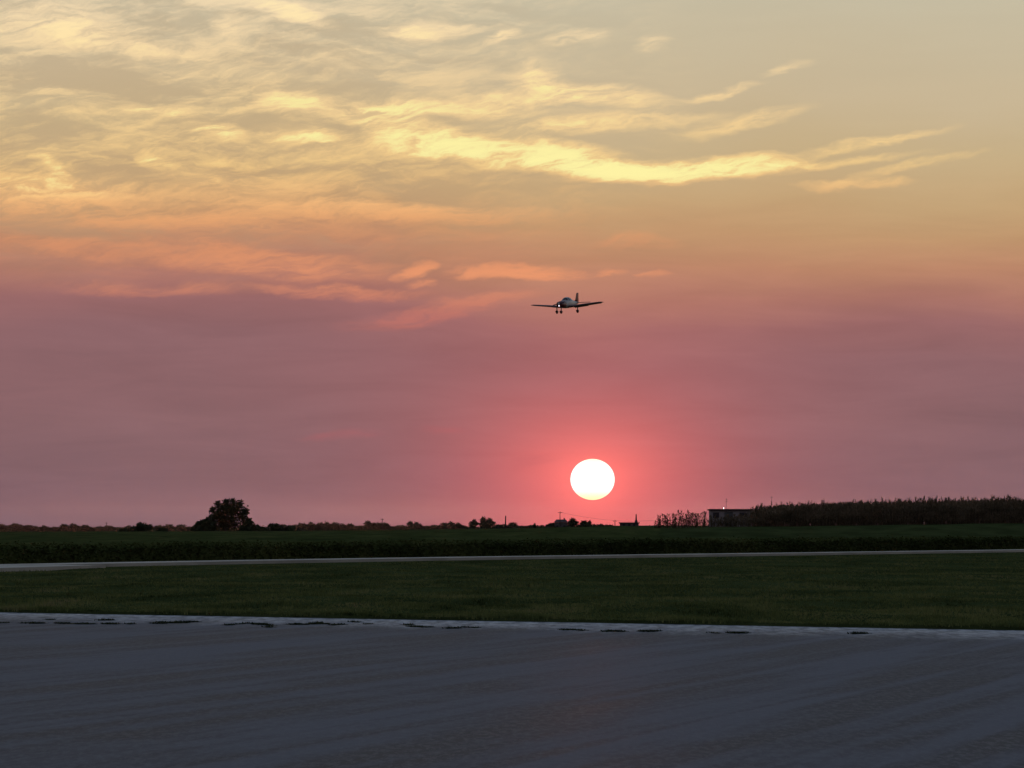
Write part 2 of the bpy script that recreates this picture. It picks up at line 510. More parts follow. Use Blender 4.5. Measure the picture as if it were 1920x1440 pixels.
# ------------------------------------------------------------------ grass and crop leaves
def tufts(x, y, z, hmin, hmax, wmul, blades, lean=0.5, r=rng):
    n_ = len(x)
    V = np.zeros((n_, blades, 3, 3)); 
    for k in range(blades):
        a = r.uniform(0, 2 * math.pi, n_); h_ = r.uniform(hmin, hmax, n_); w_ = h_ * wmul * r.uniform(0.6, 1.3, n_)
        la = r.uniform(0, 2 * math.pi, n_); ll = h_ * lean * r.uniform(0.1, 1.0, n_)
        ox = r.normal(0, 0.5, n_) * w_ * 2; oy = r.normal(0, 0.5, n_) * w_ * 2
        cx, cy = np.cos(a) * w_ / 2, np.sin(a) * w_ / 2
        V[:, k, 0] = np.stack([x + ox - cx, y + oy - cy, z - 0.02], -1)
        V[:, k, 1] = np.stack([x + ox + cx, y + oy + cy, z - 0.02], -1)
        V[:, k, 2] = np.stack([x + ox + np.cos(la) * ll, y + oy + np.sin(la) * ll, z + h_], -1)
    V = V.reshape(-1, 3)
    return V, np.arange(len(V)).reshape(-1, 3)


def leaf_mat(name, stops, rough=0.9, sc=(0.5, 0.18, 0.5), fine=9.0, trans=0.25, spec=0.0):
    mt, n, p = material(name)
    geo = mt.node_tree.nodes.new('ShaderNodeNewGeometry'); pos = geo.outputs['Position']
    f = n.m('ADD', n.m('MULTIPLY', n.noise(n.vm('MULTIPLY', pos, sc), 1.0, 5, 0.65), 0.65), n.m('MULTIPLY', n.noise(pos, fine, 3, 0.7), 0.35))
    c = n.ramp(n.mapr(f, 0.36, 0.64, smooth=False), stops)
    n.put(p.inputs['Base Color'], c)
    p.inputs['Roughness'].default_value = rough
    p.inputs['Specular IOR Level'].default_value = spec
    if trans:
        tr = mt.node_tree.nodes.new('ShaderNodeBsdfTranslucent'); n.put(tr.inputs[0], c)
        mx = mt.node_tree.nodes.new('ShaderNodeMixShader'); mx.inputs[0].default_value = trans
        out = mt.node_tree.nodes['Material Output']
        n.l.new(p.outputs[0], mx.inputs[1]); n.l.new(tr.outputs[0], mx.inputs[2]); n.l.new(mx.outputs[0], out.inputs[0])
    return mt


m_grass = leaf_mat('grass_blades', [(0.0, (0.020, 0.030, 0.010, 1)), (0.32, (0.108, 0.130, 0.040, 1)), (0.6, (0.185, 0.198, 0.064, 1)), (0.82, (0.25, 0.24, 0.085, 1)), (1.0, (0.28, 0.23, 0.11, 1))], trans=0.12, sc=(0.45, 0.09, 0.5))
N = 120000
uu = rng.uniform(0, 1, N)
dd = 72.0 * (330.0 / 72.0) ** uu
gx = rng.uniform(-0.165, 0.165, N) * dd
gy = dd
t_ = gy - yedge(gx)
yr_ = np.interp(gx, rx, ry)
keep = (t_ > 0.03) & (np.abs(gy - yr_) > 9.0) & (gy < yr_ + 34)
gx, gy = gx[keep], gy[keep]
k2 = rng.uniform(0, 1, len(gx)) < np.where(gy > np.interp(gx, rx, ry), 0.8, 1)
gx, gy = gx[k2], gy[k2]
# an extra fringe along the apron edge
fx = rng.uniform(-16, 15, 9000); fy = yedge(fx) + np.abs(rng.normal(0, 0.25, 9000)) + 0.01
gx = np.concatenate([gx, fx]); gy = np.concatenate([gy, fy])
# clumpy height
ch = 0.45 + 1.15 * np.clip(0.5 + 1.6 * bump2(gx, gy, 21, 1.6), 0, 1) 
Vg, Fg = tufts(gx, gy, hgt(gx, gy), 0.022, 0.06, 0.45, 5, 0.7)
zz0 = np.repeat(hgt(gx, gy), 15)
Vg[:, 2] = zz0 + (Vg[:, 2] - zz0) * np.repeat(ch, 15)
tag(obj('grass', np_mesh('grass', Vg, Fg), m_grass), 'short mown green grass beyond the asphalt apron', 'grass', kind='stuff')

# taller seed-head weeds scattered in the turf
m_weed = leaf_mat('weed_leaf', [(0.0, (0.018, 0.026, 0.009, 1)), (0.6, (0.036, 0.046, 0.017, 1)), (1.0, (0.06, 0.06, 0.03, 1))], trans=0.12)


# low bean crop behind the taxiway: canopy surface with leaves on it
def ysoy(x): return np.interp(x, rx, ry) + 19 + 1.0 * bump2(np.asarray(x), np.asarray(x) * 0.3, 31, 0.5)


SOY_H = 0.74
def soyh(x, y): return (1 - sstep(345, 372, y) * sstep(0.024, 0.036, x / y)) * SOY_H + 0.10 * bump2(x, y * 0.5, 33, 1.6) + 0.06 * bump2(x, y, 34, 4.0)


m_soy = leaf_mat('bean_leaves', [(0.0, (0.034, 0.042, 0.013, 1)), (0.5, (0.066, 0.078, 0.023, 1)), (1.0, (0.108, 0.110, 0.034, 1))], trans=0.15, sc=(0.25, 0.03, 0.4), fine=3.0)
sx_ = np.linspace(-0.19, 0.19, 260)      # lateral, as a share of the distance
tt_ = np.concatenate([[0.0, 0.0], np.array(grow(0.4, 0.5, 1.045, 760))])
S, T = np.meshgrid(sx_, tt_)
Yc = 0; X0 = S * 235
Yb = ysoy(np.clip(X0, -44, 58)) + T
Xb = S * (235 + T)
Zb = hgt(Xb, Yb) + soyh(Xb, Yb) - 0.10
Zb[0] = hgt(Xb[0], Yb[0]) - 0.1
Yb[1] += 0.15
ii = np.arange(Xb.size).reshape(Xb.shape)
qs = np.stack([ii[:-1, :-1], ii[:-1, 1:], ii[1:, 1:], ii[1:, :-1]], -1).reshape(-1, 4)
tag(obj('bean_crop', np_mesh('bean_crop', np.stack([Xb, Yb, Zb], -1).reshape(-1, 3), qs), m_soy), 'low dark green bean crop field behind the pale taxiway', 'crop field', kind='stuff')


def leaves(x, y, z, size, r=rng, flat=0.5):
    n_ = len(x)
    nrm = r.normal(0, 1, (n_, 3)); nrm[:, 2] = np.abs(nrm[:, 2]) + flat; nrm /= np.linalg.norm(nrm, axis=1)[:, None]
    a = np.cross(nrm, r.normal(0, 1, (n_, 3))); a /= np.linalg.norm(a, axis=1)[:, None]
    c = np.cross(nrm, a)
    s = (size * r.uniform(0.6, 1.4, n_))[:, None]
    P0 = np.stack([x, y, z], -1)
    V = np.stack([P0 - a * s, P0 - c * s * 0.55, P0 + a * s, P0 + c * s * 0.55], 1).reshape(-1, 3)
    return V, np.arange(len(V)).reshape(-1, 4)


NL = 70000
lx = rng.uniform(-0.165, 0.165, NL); lt = rng.uniform(0, 1, NL) ** 1.5 * 26
front = rng.uniform(0, 1, NL) < 0.5
lt = np.where(front, rng.uniform(-0.25, 0.5, NL), lt)
lX = lx * (235 + lt); lY = ysoy(np.clip(lX, -44, 58)) + lt
top_ = soyh(lX, lY)
lZ = hgt(lX, lY) + np.where(front, top_ * rng.uniform(0.02, 1.05, NL), top_ + rng.normal(-0.06, 0.07, NL))
Vl, Fl = leaves(lX, lY, lZ, np.full(NL, 0.085), flat=1.0)
tag(obj('bean_leaves', np_mesh('bean_leaves', Vl, Fl), m_soy), 'loose leaves along the near edge of the bean crop', 'leaves', kind='stuff')

# ------------------------------------------------------------------ corn
m_corn = leaf_mat('corn_dry', [(0.0, (0.055, 0.040, 0.022, 1)), (0.5, (0.16, 0.108, 0.060, 1)), (1.0, (0.30, 0.20, 0.115, 1))], trans=0.15, sc=(0.4, 0.4, 1.2), fine=6)


def corn_mesh(seed, h=2.3):
    r = np.random.default_rng(seed); mb = MB()
    lean = r.normal(0, 0.05, 2)
    P_ = lambda t: np.array([lean[0] * t * t * h, lean[1] * t * t * h, t * h])
    for a, c, r0, r1 in ((0, 0.45, 0.022, 0.018), (0.45, 0.9, 0.018, 0.009)):
        mb.tube(P_(a), P_(c), r0, r1, 3)
    for k in range(10):
        t = 0.12 + 0.75 * k / 9 + r.normal(0, 0.02); a = k * math.pi + r.normal(0, 0.5); base_ = P_(t)
        ln = h * r.uniform(0.20, 0.32) * (1.15 - 0.5 * abs(t - 0.45)); w = r.uniform(0.03, 0.055)
        dx_, dy_ = math.cos(a), math.sin(a); px, py = -dy_, dx_
        rise = r.uniform(0.25, 0.6); pts = []
        for s in (0, 0.4, 0.75, 1.0):
            q = base_ + np.array([dx_ * ln * s * 0.42, dy_ * ln * s * 0.42, ln * (0.5 + rise) * (s * 1.5 - 1.15 * s * s * r.uniform(0.7, 1.3))])
            ww = w * (0.6, 1.0, 0.7, 0.05)[(0, 0.4, 0.75, 1.0).index(s)]
            pts.append((q - np.array([px, py, 0]) * ww, q + np.array([px, py, 0]) * ww))
        vs = [p for pr in pts for p in pr]
        mb.add(vs, [(2 * i, 2 * i + 1, 2 * i + 3, 2 * i + 2) for i in range(3)])
    tp = P_(0.9)
    for k in range(6):
        a = r.uniform(0, 6.28); s_ = r.uniform(0.02, 0.13); q = tp + np.array([math.cos(a) * s_, math.sin(a) * s_, h * r.uniform(0.06, 0.19)])
        w = 0.024
        mb.add([tp + np.array([w, 0, -0.05]), tp - np.array([w, 0, 0.05]), q - np.array([w * 0.7, 0, 0]), q + np.array([w * 0.7, 0, 0])], [(0, 1, 2, 3)])
    me = bpy.data.meshes.new('corn_plant'); me.from_pydata([tuple(map(float, q)) for q in mb.v], [], mb.f); me.update()
    me.materials.append(m_corn)
    return me


corn = [corn_mesh(100 + i) for i in range(8)]
cdat = []
for me in corn:
    vv = np.zeros(len(me.vertices) * 3); me.vertices.foreach_get('co', vv); cdat.append(vv.reshape(-1, 3))
def corn_front(x): return 430 + 1.5 * math.sin(x * 0.35)
plants = []
row = 0
x0c = 13.9
for row in range(44):
    dep = row * 0.76
    xstart = x0c + (0 if row < 5 else (row - 5) * 0.35 + 3.2)
    x = xstart + rng.uniform(0, 0.2)
    while x < 64:
        edge = np.clip((x - x0c) / 8.5, 0, 1)
        gapn = 0.5 + 0.5 * edge if row < 7 else 1.0
        if x < 23.5 and row > 2 and rng.uniform() > 0.5 * edge ** 1.5: x += 0.3; continue
        if rng.uniform() < gapn:
            if 18.6 < x < 23.6 and rng.uniform() < 0.5: x += 0.25; continue
            hh = (0.68 if 18.6 < x < 23.6 else 1.0) * np.interp(x, [13.9, 17, 24, 34, 60], [0.55, 0.62, 0.80, 0.91, 0.96]) * rng.uniform(0.74, 1.10) * (1.16 if rng.uniform() < 0.08 else 1.0)
            plants.append((x, corn_front(x) + dep + rng.normal(0, 0.05), hh, rng.uniform(0, 6.28), int(rng.integers(0, 8)), row))
        x += rng.uniform(0.17, 0.27) if row < 8 else rng.uniform(0.3, 0.5)
for x in np.arange(13.4, 25, 0.13):   # short stunted plants under the thin end of the field
    plants.append((x + rng.normal(0, 0.1), corn_front(x) + rng.uniform(0, 2.5), rng.uniform(0.22, 0.42), rng.uniform(0, 6.28), int(rng.integers(0, 8)), 9))
single = [q for q in plants if q[5] == 0][:300]
n_single = len(single)
if n_single < 300: single += [q for q in plants if q[5] == 1][:300 - n_single]
sset = set(id(q) for q in single)
for q in single:
    o = obj('corn_plant', corn[q[4]]); o.location = (q[0], q[1], H(q[0], q[1]) - 0.03); o.scale = (1.1, 1.1, q[2]); o.rotation_euler = (0, 0, q[3])
    tag(o, 'dry tasselled corn plant in the front row of the corn field', 'corn plant', 'corn plants along the front of the field')
vs_, fs4, off = [], [], 0
fq = []
for q in plants:
    if id(q) in sset: continue
    V = cdat[q[4]]; c, s = math.cos(q[3]), math.sin(q[3])
    W = np.stack([(V[:, 0] * c - V[:, 1] * s) * 1.1 + q[0], (V[:, 0] * s + V[:, 1] * c) * 1.1 + q[1], V[:, 2] * q[2] + H(q[0], q[1]) - 0.03], -1)
    vs_.append(W)
    for pl in corn[q[4]].polygons: 
        if len(pl.vertices) == 4: fq.append([i + off for i in pl.vertices])
    off += len(V)
tag(obj('corn_field', np_mesh('corn_field', np.concatenate(vs_), np.array(fq)), m_corn), 'brown standing corn field on the rise beyond the bean crop', 'corn field', kind='stuff')

# ------------------------------------------------------------------ weeds in the apron joint
def weed_mesh(seed, wd):
    r = np.random.default_rng(seed); n_ = int(90 * wd / 0.4)
    x = r.uniform(-wd / 2, wd / 2, n_); x = np.sign(x) * np.abs(x) ** 1.0; y = r.normal(0, 0.12, n_)
    env = np.clip(1.05 - np.abs(x) / (wd / 2), 0.25, 1) ** 0.6 * (0.35 + 0.9 * np.clip(0.5 + 0.9 * np.sin(x * 31 + seed) * np.sin(x * 17 + 2 * seed), 0, 1))
    V, F = tufts(x, y, np.zeros(n_) + 0.0, 0.02, 0.055, 0.8, 3, 1.2, r)
    V[:, 2] = np.where(V[:, 2] > 0, V[:, 2] * np.repeat(env, 9), V[:, 2] * 0.2)
    na = 14; ang = np.linspace(0, 2 * math.pi, na, endpoint=False); rr_ = r.uniform(0.8, 1.05, na)
    rim = np.stack([np.cos(ang) * wd / 2 * rr_, np.sin(ang) * 0.26 * rr_, np.full(na, -0.002)], -1)
    o_ = len(V); V = np.concatenate([V, rim, [[0, 0, 0.001]]])
    F = np.concatenate([F, [[o_ + i, o_ + (i + 1) % na, o_ + na] for i in range(na)]])
    me = np_mesh('weed_patch', V, F); me.materials.append(m_weed); return me


weeds = [weed_mesh(60 + i, w) for i, w in enumerate((0.13, 0.26, 0.42))]
def px_ground(px, py, z=0.0):
    d = (EYE - z) * FPX / (py - HORIZON); return ((px - 960) / FPX * d, d)
WP = [(8, 1168, 0), (70, 1169, 1), (120, 1169, 1), (160, 1170, 2), (210, 1170, 1), (245, 1170, 0), (300, 1169, 1), (335, 1168, 2), (360, 1166, 1), (95, 1162, 0), (200, 1163, 1),
      (470, 1169, 0), (490, 1171, 1), (560, 1171, 2), (600, 1170, 2), (640, 1171, 0), (690, 1170, 0), (430, 1172, 0), (505, 1176, 0), (780, 1175, 1), (800, 1176, 1), (850, 1178, 1), (890, 1177, 0),
      (1066, 1181, 1), (1090, 1182, 0), (1150, 1184, 1), (1165, 1184, 0), (1215, 1184, 1), (1230, 1183, 0), (1340, 1187, 0), (1380, 1187, 1), (1395, 1187, 0), (1610, 1188, 1)]
for (px, py, k) in list(WP):
    if rng.uniform() < 0.4: WP.append((px + rng.uniform(-38, 38), py + rng.uniform(-4, 4), 0))
for (px, py, k) in WP:
    X, Y = px_ground(px, py)
    o = obj('weed_patch', weeds[k]); o.location = (X, Y, 0.008); o.rotation_euler = (0, 0, rng.uniform(-0.3, 0.3)); o.scale = (1, 1, rng.uniform(0.35, 0.85))
    tag(o, 'low dark weed patch growing in the joint of the pale apron shoulder', 'weeds', 'weed patches in the apron joint')

# ------------------------------------------------------------------ trees
m_bark = simple('bark', (0.05, 0.04, 0.03), 0.9, 0.1, 0.3, 3)
m_tree = leaf_mat('tree_leaves', [(0.0, (0.022, 0.028, 0.012, 1)), (0.5, (0.04, 0.048, 0.02, 1)), (1.0, (0.07, 0.075, 0.032, 1))], trans=0.0, sc=(0.3, 0.3, 0.3), fine=2.0)


def crown_pts(r, blobs, per):
    P_ = []
    for (cx, cy, cz, rr, rz_) in blobs:
        n_ = int(per * rr * rr)
        dv = r.normal(0, 1, (n_, 3)); dv /= np.linalg.norm(dv, axis=1)[:, None]
        rad = r.uniform(0, 1, n_) ** 0.45
        # sub-clumps make the outline uneven
        dents = 1 + 0.22 * np.sin(dv[:, 0] * 7 + cx) * np.sin(dv[:, 1] * 6 + cy) + 0.18 * np.sin(dv[:, 2] * 9 + cz)
        P_.append(np.array([cx, cy, cz]) + dv * (rad * dents)[:, None] * np.array([rr, rr, rz_]))
    return np.concatenate(P_)


def tree_meshes(seed, h, blobs, per, leaf, trunk_r, trunk_top):
    r = np.random.default_rng(seed)
    P_ = crown_pts(r, blobs, per)
    P_ = P_[P_[:, 2] > 0.05]
    V, F = leaves(P_[:, 0], P_[:, 1], P_[:, 2], np.full(len(P_), leaf), r, 0.2)
    cm = np_mesh('crown', V, F); cm.materials.append(m_tree)
    mb = MB()
    mid = (r.normal(0, 0.03) * h, r.normal(0, 0.03) * h, trunk_top * 0.5)
    top = (mid[0] * 1.5, mid[1] * 1.5, trunk_top)
    mb.tube((0, 0, -0.3), mid, trunk_r * 1.2, trunk_r, 7); mb.tube(mid, top, trunk_r, trunk_r * 0.6, 7)
    for (cx, cy, cz, rr, rz_) in blobs:
        if cz > trunk_top * 0.6: mb.tube((mid[0], mid[1], min(trunk_top * 0.7, cz * 0.6)), (cx, cy, cz), trunk_r * 0.45, trunk_r * 0.12, 5)
    tm = mb.me('trunk'); tm.materials.append(m_bark)
    return cm, tm


def place_tree(name, ms, loc, rz, sc, label, cat, group=None):
    e = empty(name, loc, rz); e.scale = sc
    obj('crown', ms[0], parent=e); obj('trunk', ms[1], parent=e)
    return tag(e, label, cat, group)


def at(px, d): return (px - 960) / FPX * d
def zpix(py, d): return EYE + (HORIZON - py) / FPX * d

# the lone big tree, with the shrubs at its foot
DT = 1100.0
q = DT / FPX
tz = H(at(425, DT), DT)
def bl(px, py, rpx, rz_=None): 
    return ((px - 425) * q, rng.uniform(-1, 1) * rpx * q * 0.6, zpix(py, DT) - tz, rpx * q, (rz_ or rpx) * q)
big = [bl(428, 952, 15), bl(414, 955, 13), bl(442, 955, 15, 14), bl(404, 965, 12), bl(455, 968, 11), bl(428, 970, 16), bl(412, 974, 13), bl(437, 980, 14), bl(450, 945, 8), bl(424, 941, 6), bl(436, 940, 6.5), bl(408, 945, 6),
       bl(460, 958, 8), bl(398, 956, 6), bl(466, 975, 7, 5), bl(420, 986, 14, 9), bl(396, 974, 9), bl(458, 984, 9, 8)]
ms = tree_meshes(5, 8, big, 190, 0.27, 0.22, 3.6)
place_tree('broadleaf_tree', ms, (at(425, DT), DT, tz), 0, (1, 1, 1), 'tall rounded lone tree standing above the tree line', 'tree')


def bush_meshes(seed, w, h, per=170, leaf=0.25):
    r = np.random.default_rng(seed); bl_ = []
    for k in range(16):
        x = r.uniform(-0.45, 0.45) * w; e = 1 - 0.75 * (2 * x / w) ** 2
        bl_.append((x, r.uniform(-0.2, 0.2) * w, h * e * r.uniform(0.25, 0.72), h * r.uniform(0.24, 0.36), h * r.uniform(0.2, 0.32)))
    bl_.append((0, 0, h * 0.68, h * 0.32, h * 0.3))
    return tree_meshes(seed, h, bl_, per, leaf, 0.1, h * 0.5)


for (px, top, wpx, d, lab, nm, seed) in [
        (386, 970, 40, 1080, 'low ragged shrub under the lone tall tree, on its side away from the sun', 'shrub', 71),
        (468, 974, 34, 1090, 'low shrub under the lone tall tree, on its side towards the sun', 'shrub', 72),
        (268, 979, 96, 930, 'wide dark mounded thicket standing alone short of the lone tall tree', 'thicket', 73),
        (516, 980, 76, 940, 'dark flat-topped thicket beside the lone tall tree, towards the sun', 'thicket', 74)]:
    X = at(px, d); z = H(X, d); hh = zpix(top, d) - z
    place_tree(nm, bush_meshes(seed, wpx / FPX * d, hh, 150 * (2.4 / hh) ** 2, 0.13 * hh), (X, d, z), 0, (1, 1, 1), lab, nm)

# far tree line: shared crown shapes, each tree its own object
def far_tree(seed, kind):
    r = np.random.default_rng(seed); bl_ = []
    h = 9.0
    for k in range(9 if kind == 0 else 7):
        a = r.uniform(0, 6.28); rad = r.uniform(0, 3.4 if kind == 0 else 1.8)
        bl_.append((math.cos(a) * rad, math.sin(a) * rad, r.uniform(0.4, 0.78) * h * (1 - 0.05 * rad), r.uniform(1.6, 2.5), r.uniform(1.2, 2.0)))
    bl_.append((0, 0, h * 0.78, 2.0, h * 0.21)); bl_.append((r.uniform(-2, 2), 0, h * 0.3, 3.0, 2.4))
    return tree_meshes(seed, h, bl_, 42, 0.5, 0.3, 5)


fars = [far_tree(200 + i, i % 2) for i in range(7)]
ftop = [max(q.co.z for q in m_[0].vertices) - 0.4 for m_ in fars]
FT = []  # x, top y, width in pixels
prof = np.array([(0, 982), (30, 981), (55, 984), (85, 985), (105, 987), (120, 982), (140, 981), (160, 984), (185, 986), (205, 985), (222, 988), (240, 985), (300, 984), (318, 982), (340, 983), (356, 987), (372, 990),
                 (480, 985), (530, 983), (548, 984), (565, 980), (585, 979), (600, 979), (612, 977), (628, 979), (642, 982), (655, 981), (668, 986), (676, 985), (690, 976), (700, 980), (712, 979), (722, 980), (738, 987),
                 (752, 984), (768, 977), (780, 978), (795, 985), (815, 984), (832, 980), (848, 978), (858, 980), (872, 985), (890, 973), (905, 968), (918, 971), (932, 983), (945, 982), (960, 979), (980, 986), (1000, 984)])
for i, (px, ty) in enumerate(prof):
    d = 3600 + rng.uniform(-250, 500)
    X = at(px + rng.uniform(-2, 2), d); z = H(X, d)
    hh = max(3.0, zpix(ty, d) - z)
    w = rng.uniform(26, 40) / FPX * d if ty > 978 else rng.uniform(18, 28) / FPX * d
    kf = int(rng.integers(0, 7)); ms = fars[kf]
    s = hh / ftop[kf]
    special = {(905, 968): 'tallest open-crowned tree in the far line, next to the slim dark post', (690, 976): 'slim upright far tree close to a thin utility pole'}
    key = (int(px), int(ty))
    place_tree('distant_tree', ms, (X, d, z), rng.uniform(0, 6.28), (w / 8.5, w / 8.5, s),
               special.get(key, 'hazy leafy tree in the far tree line along the horizon'), 'tree', None if key in special else 'far tree line on the horizon')

# low dark brush that closes the gaps under the far trees
def brush(name, xa, xb, d0, h0, h1, seed, label):
    r = np.random.default_rng(seed); n_ = int((xb - xa) / FPX * d0 * 14)
    x = at(r.uniform(xa, xb, n_), d0); y = d0 + r.normal(0, 12, n_)
    top = h0 + (h1 - h0) * (0.5 + 0.5 * bump2(x, x * 0, seed, 0.05)) 
    z = hgt(x, y) + top * r.uniform(0, 1, n_) ** 0.7
    V, F = leaves(x, y, z, np.full(n_, 0.9), r, 0.2)
    return tag(obj(name, np_mesh(name, V, F), m_tree), label, 'brush', kind='stuff')


brush('far_brush', -160, 1130, 3500, 1.2, 3.2, 77, 'continuous hazy brush under the far tree line')

# ------------------------------------------------------------------ far buildings, poles
m_wall = simple('shed_wall', (0.34, 0.28, 0.27), 0.8, 0.2, 0.15, 0.6)
m_farw = simple('far_wall', (0.10, 0.085, 0.08), 0.85, 0.1, 0.15, 0.5)
m_roofd = simple('dark_roof', (0.035, 0.03, 0.03), 0.7, 0.3, 0.2, 0.8)
m_glass = simple('dark_window', (0.02, 0.02, 0.025), 0.15, 0.5)
m_door = simple('shed_door', (0.10, 0.09, 0.085), 0.7, 0.3, 0.1, 1)
m_wood = simple('pole_wood', (0.045, 0.035, 0.028), 0.9, 0.1, 0.2, 2)
m_metal = simple('mast_metal', (0.12, 0.12, 0.12), 0.5, 0.5, metal=0.6)
m_lampw = emit('beacon_light', (1.0, 0.85, 0.85), 4.0)


def mbx(*a):
    mb = MB(); mb.box(*a); return mb.me('part')


# flat-roofed shed among the corn
D1 = 640.0
X1 = at(1370, D1); z1 = H(X1, D1); W1 = 80 / FPX * D1; H1 = zpix(955, D1) - z1
shed = tag(empty('shed', (X1, D1, z1)), 'long flat-roofed shed standing behind the corn', 'shed')
obj('wall', mbx(-W1 / 2 + .08, W1 / 2 - .08, 0, 3.6, -0.3, H1 - 0.18), m_wall, shed)
obj('roof', mbx(-W1 / 2 - .12, W1 / 2 + .12, -0.3, 3.9, H1 - 0.177, H1 + 0.05), m_roofd, shed)
dr_ = obj('door', mbx(-0.9, 0.3, -0.05, -0.003, -0.2, 2.1), m_door, shed)
obj('handle', mbx(0.12, 0.2, -0.09, -0.052, 0.95, 1.1), m_metal, dr_)
for xw in (-2.1, 1.7):
    w_ = obj('window', mbx(xw - 0.45, xw + 0.45, -0.04, -0.003, 1.2, 2.0), m_glass, shed)
    mb = MB(); mb.box(xw - 0.5, xw + 0.5, -0.07, -0.042, 1.12, 1.19); obj('sill', mb.me('sill'), m_wall, w_)
mb = MB(); mb.tube((-0.95, 1.2, H1 + 0.05), (-0.95, 1.2, H1 + 0.16), 0.03); mb.tube((-0.95, 1.2, H1 + 0.16), (-0.95, 1.2, H1 + 0.24), 0.07, 0.05)
bc = obj('beacon_lamp', mb.me('beacon_lamp'), m_lampw, shed)
def mast(name, px, top, d, r0, label, cat, base=None, lattice=False):
    X = at(px, d); z = H(X, d) if base is None else base; h = zpix(top, d) - z
    mb = MB(); mb.tube((0, 0, -0.2), (0, 0, h), r0, r0 * 0.6, 6)
    e = empty(name, (X, d, z)); obj('pole', mb.me('pole'), m_metal if cat == 'antenna' else m_wood, e)
    tag(e, label, cat); return e, h
e, h_ = mast('antenna_mast', 1362, 934, 650, 0.035, 'thin antenna mast rising just behind the flat-roofed shed', 'antenna')
mb = MB(); mb.tube((-0.25, 0, h_ - 0.5), (0.25, 0, h_ - 0.5), 0.02, n=5); mb.tube((-0.18, 0, h_ - 0.2), (0.18, 0, h_ - 0.2), 0.02, n=5); obj('crossbar', mb.me('crossbar'), m_metal, e)
e, h_ = mast('antenna_mast', 1447, 929, 650, 0.035, 'thin antenna mast poking out of the corn tops', 'antenna')
mb = MB(); mb.tube((-0.2, 0, h_ - 0.3), (0.2, 0, h_ - 0.3), 0.02, n=5); obj('crossbar', mb.me('crossbar'), m_metal, e)

# low building with a stack
D2 = 1500.0
X2 = at(1180, D2); z2 = H(X2, D2); W2 = 36 / FPX * D2; H2 = zpix(980, D2) - z2
lowb = tag(empty('low_building', (X2, D2, z2)), 'low flat building with a tapered stack near the sun', 'building')
obj('wall', mbx(-W2 / 2 + .1, W2 / 2 - .1, 0, 5, -0.3, H2 - 0.25), m_farw, lowb)
rf = obj('roof', mbx(-W2 / 2 - .2, W2 / 2 + .2, -0.4, 5.4, H2 - 0.247, H2 + 0.1), m_roofd, lowb)
sx2 = (1193 - 1180) / FPX * D2; hs = zpix(964, D2) - z2
mb = MB(); mb.tube((sx2, 2, H2 + 0.1), (sx2, 2, H2 + 0.9), 0.55, 0.34, 8); mb.tube((sx2, 2, H2 + 0.9), (sx2, 2, hs), 0.26, 0.17, 8)
obj('chimney', mb.me('chimney'), m_roofd, rf)
for xw in (-1.8, 0.0, 1.6): obj('window', mbx(xw - 0.4, xw + 0.4, -0.05, -0.003, 0.7, 1.3), m_glass, lowb)

# farmstead below the sun: a gabled house among trees
D3 = 2300.0
k3 = D3 / FPX
def house(px, wpx, eave, ridge, label):
    X = at(px, D3); z = H(X, D3); w = wpx * k3; he = zpix(eave, D3) - z; hr = zpix(ridge, D3) - z
    e = tag(empty('farmhouse', (X, D3, z)), label, 'house')
    obj('wall', mbx(-w / 2, w / 2, 0, 7, -0.3, he), m_farw, e)
    mb = MB(); o = 0.4
    mb.add([(-w / 2 - o, -o, he + .02), (w / 2 + o, -o, he + .02), (w / 2 + o, 7 + o, he + .02), (-w / 2 - o, 7 + o, he + .02), (-w / 2 * 0.72, 3.5, hr), (w / 2 * 0.72, 3.5, hr)],
           [(0, 1, 5, 4), (2, 3, 4, 5), (1, 2, 5), (3, 0, 4), (0, 3, 2, 1)])
    rf = obj('roof', mb.me('roof'), m_roofd, e)
    obj('chimney', mbx(w * 0.2, w * 0.2 + 0.7, 3, 3.7, hr - 1.0, hr + 0.7), m_farw, rf)
    for xw in (-w * 0.28, w * 0.25): obj('window', mbx(xw - 0.5, xw + 0.5, -0.06, -0.004, 1.0, 2.2), m_glass, e)
    obj('door', mbx(-0.5, 0.5, -0.06, -0.004, -0.1, 2.0), m_door, e)
    return e
house(1052, 24, 979, 974, 'far farmhouse with low hipped roof under the sun')
for (px, ty, w, lab) in [(1074, 971, 22, 'rounded tree beside the far farmhouse roof'), (1094, 975, 22, 'smaller spreading tree beside the farmhouse, away from its roof'), (1106, 975, 8, 'narrow pointed tree at the end of the farmstead'), (1036, 980, 26, 'low bushy tree against the farmhouse wall'), (1003, 980, 7, 'tiny lone bush on the bare skyline before the farmhouse')]:
    X = at(px, D3 + 15); z = H(X, D3 + 15); hh = zpix(ty, D3 + 15) - z; ww = w * k3
    place_tree('farmstead_tree', fars[(px * 3) % 7], (X, D3 + 15, z), px, (ww / 8.0, ww / 8.0, hh / ftop[(px * 3) % 7]), lab, 'tree')
brush('farmstead_brush', 1030, 1150, 2300, 0.8, 2.6, 78, 'low brush round the far farmhouse')

